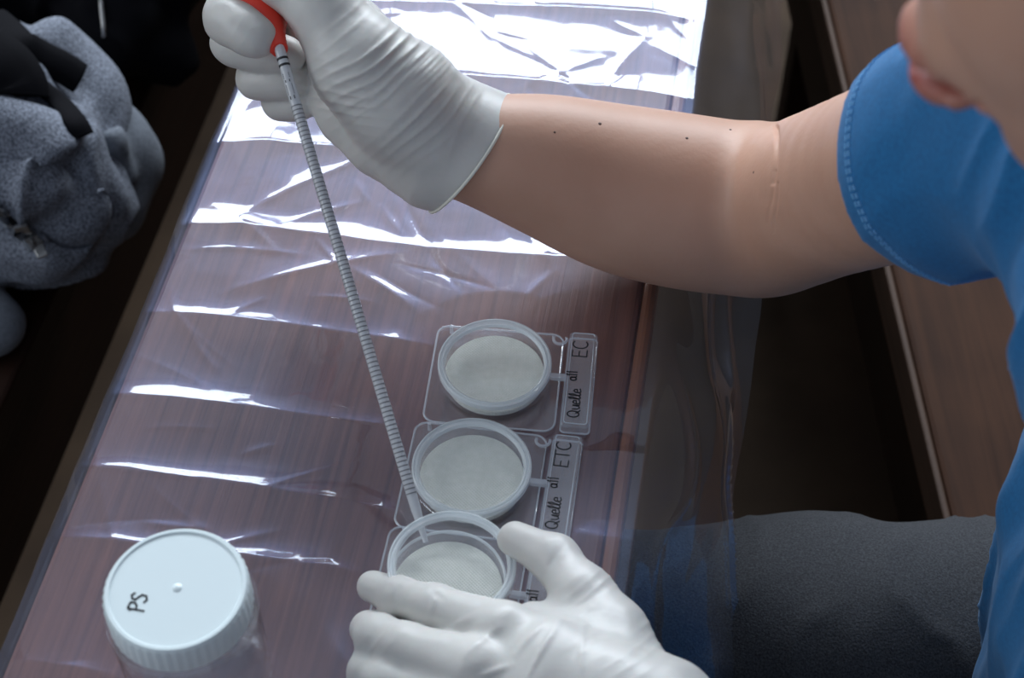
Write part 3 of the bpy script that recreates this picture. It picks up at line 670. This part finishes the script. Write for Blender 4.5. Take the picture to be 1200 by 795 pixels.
# --- body: arms, neck and head in one surface
shR = P(1290, 112, .600); elbR = P(886, 246, .862); shL = A([.215, .14, .985])
hp = math.radians(20); hy = math.radians(-15)
hf = A([-math.cos(hp)*math.cos(hy), -math.cos(hp)*math.sin(hy), -math.sin(hp)]); hu = A([-math.sin(hp)*math.cos(hy), -math.sin(hp)*math.sin(hy), math.cos(hp)]); hs = np.cross(hu, hf)   # hs: person's left
RH = A([hf, hs, hu]); hc = P(1080, 50, .46)-hf*.100+hu*.062                     # centre of the head
def hl(f, s, u): return hc+hf*f+hs*s+hu*u
B = Field([-.16, -.02, .60], [.42, .66, 1.36], .0023)
def smoothchain(pts, n=5):
    out = spline([A([*p, r_]) for p, r_ in pts], n); return [(o[:3], float(o[3])) for o in out]
B.chain(smoothchain([(q(520, 166, .006), .0255), (q(572, 178, .004), .0288), (P(640, 194, .842), .0362), (P(730, 222, .853), .0435), (P(810, 238, .858), .0456), (P(880, 247, .862), .0452)]), 0, .002)
B.chain(smoothchain([(P(908, 247, .866), .0430), (P(930, 240, .842), .0430), (P(970, 226, .800), .0415), (P(1060, 196, .715), .0408), (P(1120, 175, .660), .042), (shR, .048)]), .011, .002)
B.chain([(wristL-axl*.01, .0245), (wristL+axl*.06, .030), (elbowL-axl*.05, .042), (elbowL, .040)], 0, .01)
B.chain([(elbowL, .040), (elbowL*.55+shL*.45, .041), (shL, .050)], .01, .01)
# torso and neck
neck0 = A([.185, .355, 1.0]); nk1 = hl(-.035, 0, -.075)
B.chain([(shR, .046), (A([.205, .350, .965]), .040), (shL, .046)], .02, .02)
B.chain([(A([.200, .365, .955]), .040), (A([.262, .415, .80]), .085), (A([.300, .43, .66]), .085)], .02, .03)
B.chain([(neck0+A([0, 0, -.01]), .056), (nk1, .050), (hl(-.03, 0, -.02), .050)], .02, .02)
# head
B.ell(hl(-.012, 0, .030), RH, (.096, .074, .088), .01)
B.ell(hl(.030, 0, -.030), RH, (.058, .060, .078), .03)
for s in (-1, 1):
    B.ell(hl(.046, .036*s, -.018), RH, (.028, .026, .028), .018)                   # cheek
    B.ell(hl(.012, .046*s, -.062), RH, (.034, .018, .026), .02)                    # jaw
    B.ell(hl(.040, .033*s, .030), RH, (.040, .028, .012), .012)                    # brow
    B.ell(hl(.094, .032*s, .012), RH, (.018, .017, .011), .010, op='s')            # socket
    B.ell(hl(.066, .031*s, .010), RH, (.0125, .0125, .0125), .002)                 # lids
    B.ell(hl(-.012, .076*s, -.004), RH, (.017, .008, .031), .006)                  # ear
    B.ell(hl(-.009, .083*s, .002), RH, (.009, .006, .017), .003, op='s')
    B.ell(hl(.098, .010*s, -.023), RH, (.010, .009, .008), .006)                   # nostril wing
B.ell(hl(.058, 0, -.086), RH, (.020, .022, .015), .016)                            # chin
B.chain([(hl(.078, 0, .020), .008), (hl(.096, 0, -.004), .0095), (hl(.110, 0, -.020), .011)], .012, .006)   # nose
B.ell(hl(.080, 0, -.048), RH, (.017, .030, .018), .012)                            # muzzle
for k in range(-4, 5):
    s = k/4; b = hl(.0985-.020*s*s, .024*s, -.0555-.003*s*s+.0012*(abs(s) < .2)); B.ell(b, RH, (.0058*(1-.5*s*s)+.001, .008, .0052*(1-.55*s*s)+.001), .003)
    b = hl(.0965-.020*s*s, .022*s, -.0690+.006*s*s); B.ell(b, RH, (.0070*(1-.5*s*s)+.001, .008, .0064*(1-.55*s*s)+.001), .003)
for k in range(-5, 6):
    s = k/5; B.ell(hl(.102-.021*s*s, .026*s, -.0618+.001*s*s), RH, (.010, .006, .0032), .001, op='s')
V, Q = B.mesh(2)
body = child(npmesh('body', V, Q, M['skin']))
# finer mesh in the bend of the elbow, with its creases
bm = bmesh.new(); bm.from_mesh(body.data); x_, y_ = px_of(V); nb = normals(V, Q); bm.verts.ensure_lookup_table()
inb = (x_ > 886) & (x_ < 930) & (y_ > 140) & (y_ < 285) & ((nb@(-_fw)) > -.05)
bmesh.ops.subdivide_edges(bm, edges=[e for e in bm.edges if inb[e.verts[0].index] and inb[e.verts[1].index]], cuts=3, use_grid_fill=True)
bm.to_mesh(body.data); bm.free(); body.data.shade_smooth()
V = np.empty(len(body.data.vertices)*3, np.float32); body.data.vertices.foreach_get('co', V); V = V.reshape(-1, 3).astype(float)
nb = np.empty(len(V)*3, np.float32); body.data.vertex_normals.foreach_get('vector', nb); nb = nb.reshape(-1, 3); x_, y_ = px_of(V)
for (xa, ya, xb, yb, wd, am) in ((908, 146, 904, 215, 2.4, .0017), (905, 200, 900, 262, 2.0, .0005), (910, 215, 907, 272, 1.8, .0004), (906, 150, 904, 230, 11, .0016)):
    t = np.clip(((x_-xa)*(xb-xa)+(y_-ya)*(yb-ya))/((xb-xa)**2+(yb-ya)**2), 0, 1); dd = np.hypot(x_-xa-t*(xb-xa)-1*np.sin(t*4), y_-ya-t*(yb-ya))
    V = V-nb*(am*np.exp(-(dd/wd)**2)*(1-t*.55)*((nb@(-_fw)) > -.05)*np.where((x_ > 860) & (x_ < 950), 1, 0))[:, None]
body.data.vertices.foreach_set('co', V.astype(np.float32).ravel()); body.data.update()
rel = V-hc; lf = rel@hf; lsd = rel@hs; lu = rel@hu
lipmask = np.clip(1.6-np.sqrt((lsd/.027)**2+((lu+.062)/.0125)**2)*1.15, 0, 1)*(lf > .06)
at = body.data.attributes.new('lip', 'FLOAT', 'POINT'); at.data.foreach_set('value', lipmask.astype(np.float32))
bvh = BVHTree.FromPolygons([tuple(v) for v in V], [tuple(p.vertices) for p in body.data.polygons])
ml = bpy.data.meshes.new('mole'); bm = bmesh.new(); bmesh.ops.create_uvsphere(bm, u_segments=10, v_segments=6, radius=1); bm.to_mesh(ml); bm.free(); ml.materials.append(M['mole']); ml.shade_smooth()
for x, y, r in ((703, 145, .0009), (805, 162, .0008), (856, 152, .0007), (883, 202, .0007), (650, 155, .0006)):
    h = bvh.ray_cast(Vector(_C), Vector(ray(x, y)).normalized())
    if h[0] is not None:
        o = child(link('mole', ml)); o.location = h[0]; o.rotation_mode = 'QUATERNION'; o.rotation_quaternion = Vector((0, 0, 1)).rotation_difference(h[1]); o.scale = (r, r, r*.3)
for s in (-1, 1):
    o = child(lathe('eye', [(0, -.011)]+[(.011*math.cos(a), .011*math.sin(a)) for a in np.linspace(-1.4, 1.4, 9)]+[(0, .011)], M['eye'], None, 20, closed=False)); o.location = hl(.0685, .031*s, .0085)
# hair
G = Field(hc-.16, hc+.16, .0035)
G.ell(hl(-.018, 0, .038), RH, (.101, .082, .094), 0)
G.cut(hl(.062, 0, .055), hf*.8-hu*.62); G.ell(hl(.05, 0, -.05), RH, (.10, .12, .075), .004, op='s')
V, Q = G.mesh(2); V = V+normals(V, Q)*(.003*noise3(V, 120, 9)+.003*noise3(V, 45, 10))[:, None]
child(npmesh('hair', V, Q, M['hair']))

# --- T-shirt: torso with open sleeves
S_ = Field([.02, -.02, .45], [.48, .66, 1.08], .0029)
axs = (P(1060, 196, .715)-P(1130, 180, .665)); axs /= np.linalg.norm(axs)
hemR = P(1098, 194, .694)
S_.chain([(A([.310, .430, .580]), .118), (A([.292, .430, .70]), .120), (A([.275, .405, .80]), .118), (A([.262, .350, .93]), .090)], 0, .03, flat=((0, 1, 0), 1.36))
S_.chain([(shR+A([.01, 0, -.005]), .058), (A([.190, .355, .980]), .062), (shL+A([.01, 0, -.005]), .058)], .05, .03)
S_.chain([(shR, .0560), (P(1130, 182, .667), .0490), (hemR+axs*.012, .0475)], .03, .01)
axq = (elbowL*.55+shL*.45)-shL; axq /= np.linalg.norm(axq)
S_.chain([(shL, .056), (shL+axq*.12, .0515)], .03, .01)
S_.cone(hemR+axs*.012, hemR+axs*.06, .0425, .0430, 0, op='s'); S_.cone(shL+axq*.105, shL+axq*.2, .0435, .0435, 0, op='s')
S_.cut(hemR, axs*.86+_rt*-.22-_up*.05, lo=hemR-.075, hi=hemR+.075); S_.cut(shL+axq*.105, axq, lo=shL+axq*.105-.07, hi=shL+axq*.105+.07)
S_.cone(neck0+(nk1-neck0)*.12, nk1, .058, .062, .004, op='s')
V, Q = S_.mesh(3); nrm = normals(V, Q)
u = V@A([.25, .25, .93]); d = .0055*noise3(V*A([1.2, 2.6, 1]), 11, 40)+.0022*noise3(V*A([1, 2.4, 1]), 30, 41)+.0045*(1-np.abs(noise3(V*A([1.5, 2.2, .55]), 16, 42)))**4
d *= np.clip((np.linalg.norm(V-hemR, axis=1)-.05)/.08, .45, 1)
V = V+nrm*d[:, None]
shirt = child(npmesh('t_shirt', V, Q, M['shirt'])); shirt['label'] = 'plain blue short sleeved T-shirt'
# stitching round the sleeve hem
bvs = BVHTree.FromPolygons([tuple(v) for v in V], [tuple(map(int, f)) for f in Q])
cn2 = axs*.86+_rt*-.22-_up*.05; cn2 /= np.linalg.norm(cn2); uu = np.cross(cn2, [0, 0, 1]); uu /= np.linalg.norm(uu); vv = np.cross(cn2, uu)
stm = bpy.data.meshes.new('stitch'); bm = bmesh.new(); bmesh.ops.create_cube(bm, size=1); bm.to_mesh(stm); bm.free(); stm.materials.append(M['thread'])
for off in (.0140, .0165):
    for k in range(110):
        t = 2*math.pi*k/110; dr_ = uu*math.cos(t)+vv*math.sin(t); c = hemR-cn2*off
        h = bvs.ray_cast(Vector(c+dr_*.09), Vector(-dr_))
        if h[0] is None or (h[0]-Vector(c)).length > .062: continue
        tn = Vector(np.cross(cn2, dr_)); o = link('stitch', stm, None, shirt)
        z_ = h[1]; x_ = (tn-z_*tn.dot(z_)).normalized(); y_ = z_.cross(x_); Rm = Matrix((x_, y_, z_)).transposed().to_4x4()
        o.matrix_basis = Matrix.Translation(h[0]) @ Rm @ Matrix.Diagonal((.0021, .0008, .0016, 1))

# --- jeans and shoes
J = Field([-.25, .10, .02], [.50, .68, .70], .0042)
hipR = A([.330, .532, .545]); kneeR = A([-.135, .462, .545]); hipL = A([.330, .350, .545]); kneeL = A([-.12, .250, .545])
for hp_, kn in ((hipR, kneeR), (hipL, kneeL)):
    J.chain([(hp_, .090), (hp_*.5+kn*.5, .084), (kn, .064)], .02, .02)
    J.chain([(kn, .064), (kn+A([.04, 0, -.22]), .058), (kn+A([.05, 0, -.45]), .050)], .01, .02)
J.chain([(hipR, .092), (hipL, .092)], .02)
J.cut([0, 0, .07], [0, 0, -1])
V, Q = J.mesh(2); d = .004*noise3(V*A([1.6, 1, 1]), 14, 50)+.002*(1-np.abs(noise3(V*A([2, .8, 1]), 22, 51)))**4
V = V+normals(V, Q)*d[:, None]
V[:, 2] = np.where((V[:, 0] > .10) & (V[:, 2] > .40), np.maximum(V[:, 2], .4508), V[:, 2])      # pressed flat on the seat
child(npmesh('jeans', V, Q, M['jeans']))['label'] = 'dark charcoal denim jeans'
for kn in (kneeR, kneeL):
    G = Field(kn+A([-.22, -.09, -.545]), kn+A([.16, .09, -.42]), .005)
    G.chain([(kn+A([.06, 0, -.500]), .040), (kn+A([-.06, 0, -.508]), .036), (kn+A([-.13, 0, -.512]), .032)], 0, .01, flat=((0, 1, 0), 1.15)); G.cut([0, 0, .003], [0, 0, -1])
    V, Q = G.mesh(2); child(npmesh('shoe', V, Q, M['shoe']))

# ---------------------------------------------------------------- jacket and bag on the front bench
zj = .52
def jz(x, y, z=zj): return PZ(x, y, z)
jk = empty('fleece_jacket', (*jz(60, 220)[:2], .45)); tag(jk, 'crumpled grey fleece jacket with a metal zip on the front bench', 'jacket')
def jchild(o): o.parent = jk; o.matrix_parent_inverse = Matrix.Translation(jk.location).inverted(); return o
def lump(name, chains, mat, fold, sd, h=.004, parentf=jchild, lo_z=.4505):
    pts_ = A([p for c in chains for p, r in c]); rm = max(r for c in chains for p, r in c)+.03
    G = Field(pts_.min(0)-rm, pts_.max(0)+rm, h)
    for c in chains: G.chain(c, .022 if c[0][1] > .021 else .006, .02 if c[0][1] > .021 else .004)
    V, Q = G.mesh(2); nrm = normals(V, Q)
    d = fold*(1.3*noise3(V, 13, sd)+.6*noise3(V*A([1, 1, 1.6]), 30, sd+1)+1.3*(1-np.abs(noise3(V*A([1.4, .8, 1]), 17, sd+2)))**4)
    V = V+nrm*d[:, None]; V[:, 2] = np.maximum(V[:, 2], lo_z)
    return parentf(npmesh(name, V, Q, mat))
lump('jacket_body', [[(jz(-60, 150, .52), .075), (jz(20, 165, .54), .070), (jz(78, 140, .555), .045), (jz(96, 118, .56), .022)], [(jz(-40, 230, .51), .065), (jz(40, 225, .52), .058), (jz(88, 215, .52), .042)],
                     [(jz(-30, 262, .49), .05), (jz(25, 268, .49), .038), (jz(42, 285, .48), .024)]]
     +[[(jz(-10, 112, .605), .020), (jz(40, 108, .605), .020), (jz(84, 128, .592), .017), (jz(100, 165, .57), .013)], [(jz(-20, 160, .612), .018), (jz(45, 158, .603), .020), (jz(88, 182, .575), .018), (jz(106, 228, .535), .015)],
       [(jz(-20, 205, .592), .017), (jz(40, 208, .580), .019), (jz(78, 238, .548), .017)]], M['fleece'], .0115, 60)
lump('jacket_sleeve', [[(jz(85, 215, .50), .034), (jz(116, 178, .525), .036), (jz(131, 190, .51), .036), (jz(110, 232, .495), .034), (jz(72, 262, .48), .028)], [(jz(100, 170, .545), .014), (jz(130, 172, .555), .015), (jz(145, 205, .53), .013)]], M['fleece_lining'], .0050, 70)
lump('jacket_hem', [[(jz(-40, 285, .472), .022), (jz(20, 292, .470), .020), (jz(56, 300, .464), .012)]], M['fleece_lining'], .003, 80)
lump('jacket_cuff', [[(jz(-75, 270, .478), .030), (jz(-50, 330, .476), .028), (jz(-14, 382, .474), .024)]], M['fleece_lining'], .003, 90)
# zip: tape with teeth and a pull
dg = bpy.context.evaluated_depsgraph_get()
zp = spline([jz(-14, 240, .552), jz(6, 254, .542), jz(28, 271, .526), jz(44, 289, .505)], 6)
jb = [o for o in jk.children if o.name.startswith('jacket_body')][0]
bj = BVHTree.FromPolygons([tuple(v.co) for v in jb.data.vertices], [tuple(p.vertices) for p in jb.data.polygons])
def snap(bv, p, off=.002):
    d = Vector(p)-Vector(_C); h = bv.ray_cast(Vector(_C), d.normalized())
    return A(h[0]-d.normalized()*off) if h[0] is not None else A(p)
zp = [snap(bj, p, .004) for p in zp]
zt = jchild(tube('zip_tape', zp, .0075, M['fleece_lining'], None, 10, flat=.4))
for i in range(len(zp)*3-3):
    a = zp[i//3]; b = zp[min(i//3+1, len(zp)-1)]; c = a+(b-a)*((i % 3)/3)
    o = jchild(box('zip_tooth', -.0013, .0013, -.0045, .0045, -.0015, .0025, M['zip'], None, 0)) if i == 0 else jchild(link('zip_tooth', tooth))
    if i == 0: tooth = o.data
    t = b-a; o.location = c-ray(30, 270)*.004; o.rotation_euler = (0, 0, math.atan2(t[1], t[0]))
pu = jchild(box('zip_pull', -.003, .012, -.004, .004, 0, .003, M['zip'], None, .001)); pu.location = zp[-1]+A([0, 0, .002]); pu.rotation_euler = (0, .3, -.9)

bg = empty('backpack', (*PZ(70, 40, .50)[:2], .45)); tag(bg, 'black fabric bag with straps lying beyond the grey jacket', 'bag')
def bchild(o): o.parent = bg; o.matrix_parent_inverse = Matrix.Translation(bg.location).inverted(); return o
bb = lump('bag_body', [[(PZ(-60, -100, .56), .10), (PZ(60, -105, .56), .10), (PZ(150, -75, .55), .085)], [(PZ(-60, -140, .56), .10), (PZ(150, -130, .55), .09)], [(PZ(140, 28, .515), .052), (PZ(168, 38, .50), .045)]], M['bag'], .008, 100, h=.006, parentf=bchild)
bbv = BVHTree.FromPolygons([tuple(v.co) for v in bb.data.vertices], [tuple(p.vertices) for p in bb.data.polygons])
seam = [snap(bbv, PZ(x, y, .6), .001) for x, y in ((117, -12), (119, 10), (121, 28), (122, 44))]
bchild(tube('zip', seam, .0022, M['zip'], None, 8))
def strap(name, pix, r, mat, flat=.35):
    pts_ = []
    for x, y, z in pix:
        d = ray(x, y); best = None
        for bv in (bj, bbv):
            h = bv.ray_cast(Vector(_C), Vector(d).normalized())
            if h[0] is not None and (best is None or h[3] < best[1]): best = (h[0]-Vector(d).normalized()*(r*.7+.001), h[3])
        pts_.append(A(best[0]) if best else PZ(x, y, z))
    return bchild(tube(name, spline(pts_, 5), r, mat, None, 10, flat=flat))
strap('shoulder_strap', [(-10, 20, .58), (6, 34, .6), (22, 50, .6), (48, 66, .6), (72, 78, .6), (94, 92, .58)], .013, M['strap'])
strap('strap', [(28, 88, .6), (48, 102, .6), (70, 120, .6), (88, 142, .58), (98, 160, .57)], .0085, M['strap'])
strap('side_pocket', [(-22, 60, .6), (2, 78, .61), (18, 98, .61), (20, 112, .6)], .026, M['strap'], .5)
b_ = bchild(box('buckle', -.018, .018, -.011, .011, -.004, .004, M['buckle'], None, .003, 3)); b_.location = P(14, 40, 1.18); b_.location = snap(bbv, PZ(14, 40, .62), .012); b_.rotation_euler = (.5, .2, -.7)
for dx in (-.006, .006):
    bk = box('buckle_bar', -.013, .013, -.0015, .0015, .003, .006, M['zip'], b_, .0008); bk.location = (0, dx, 0)
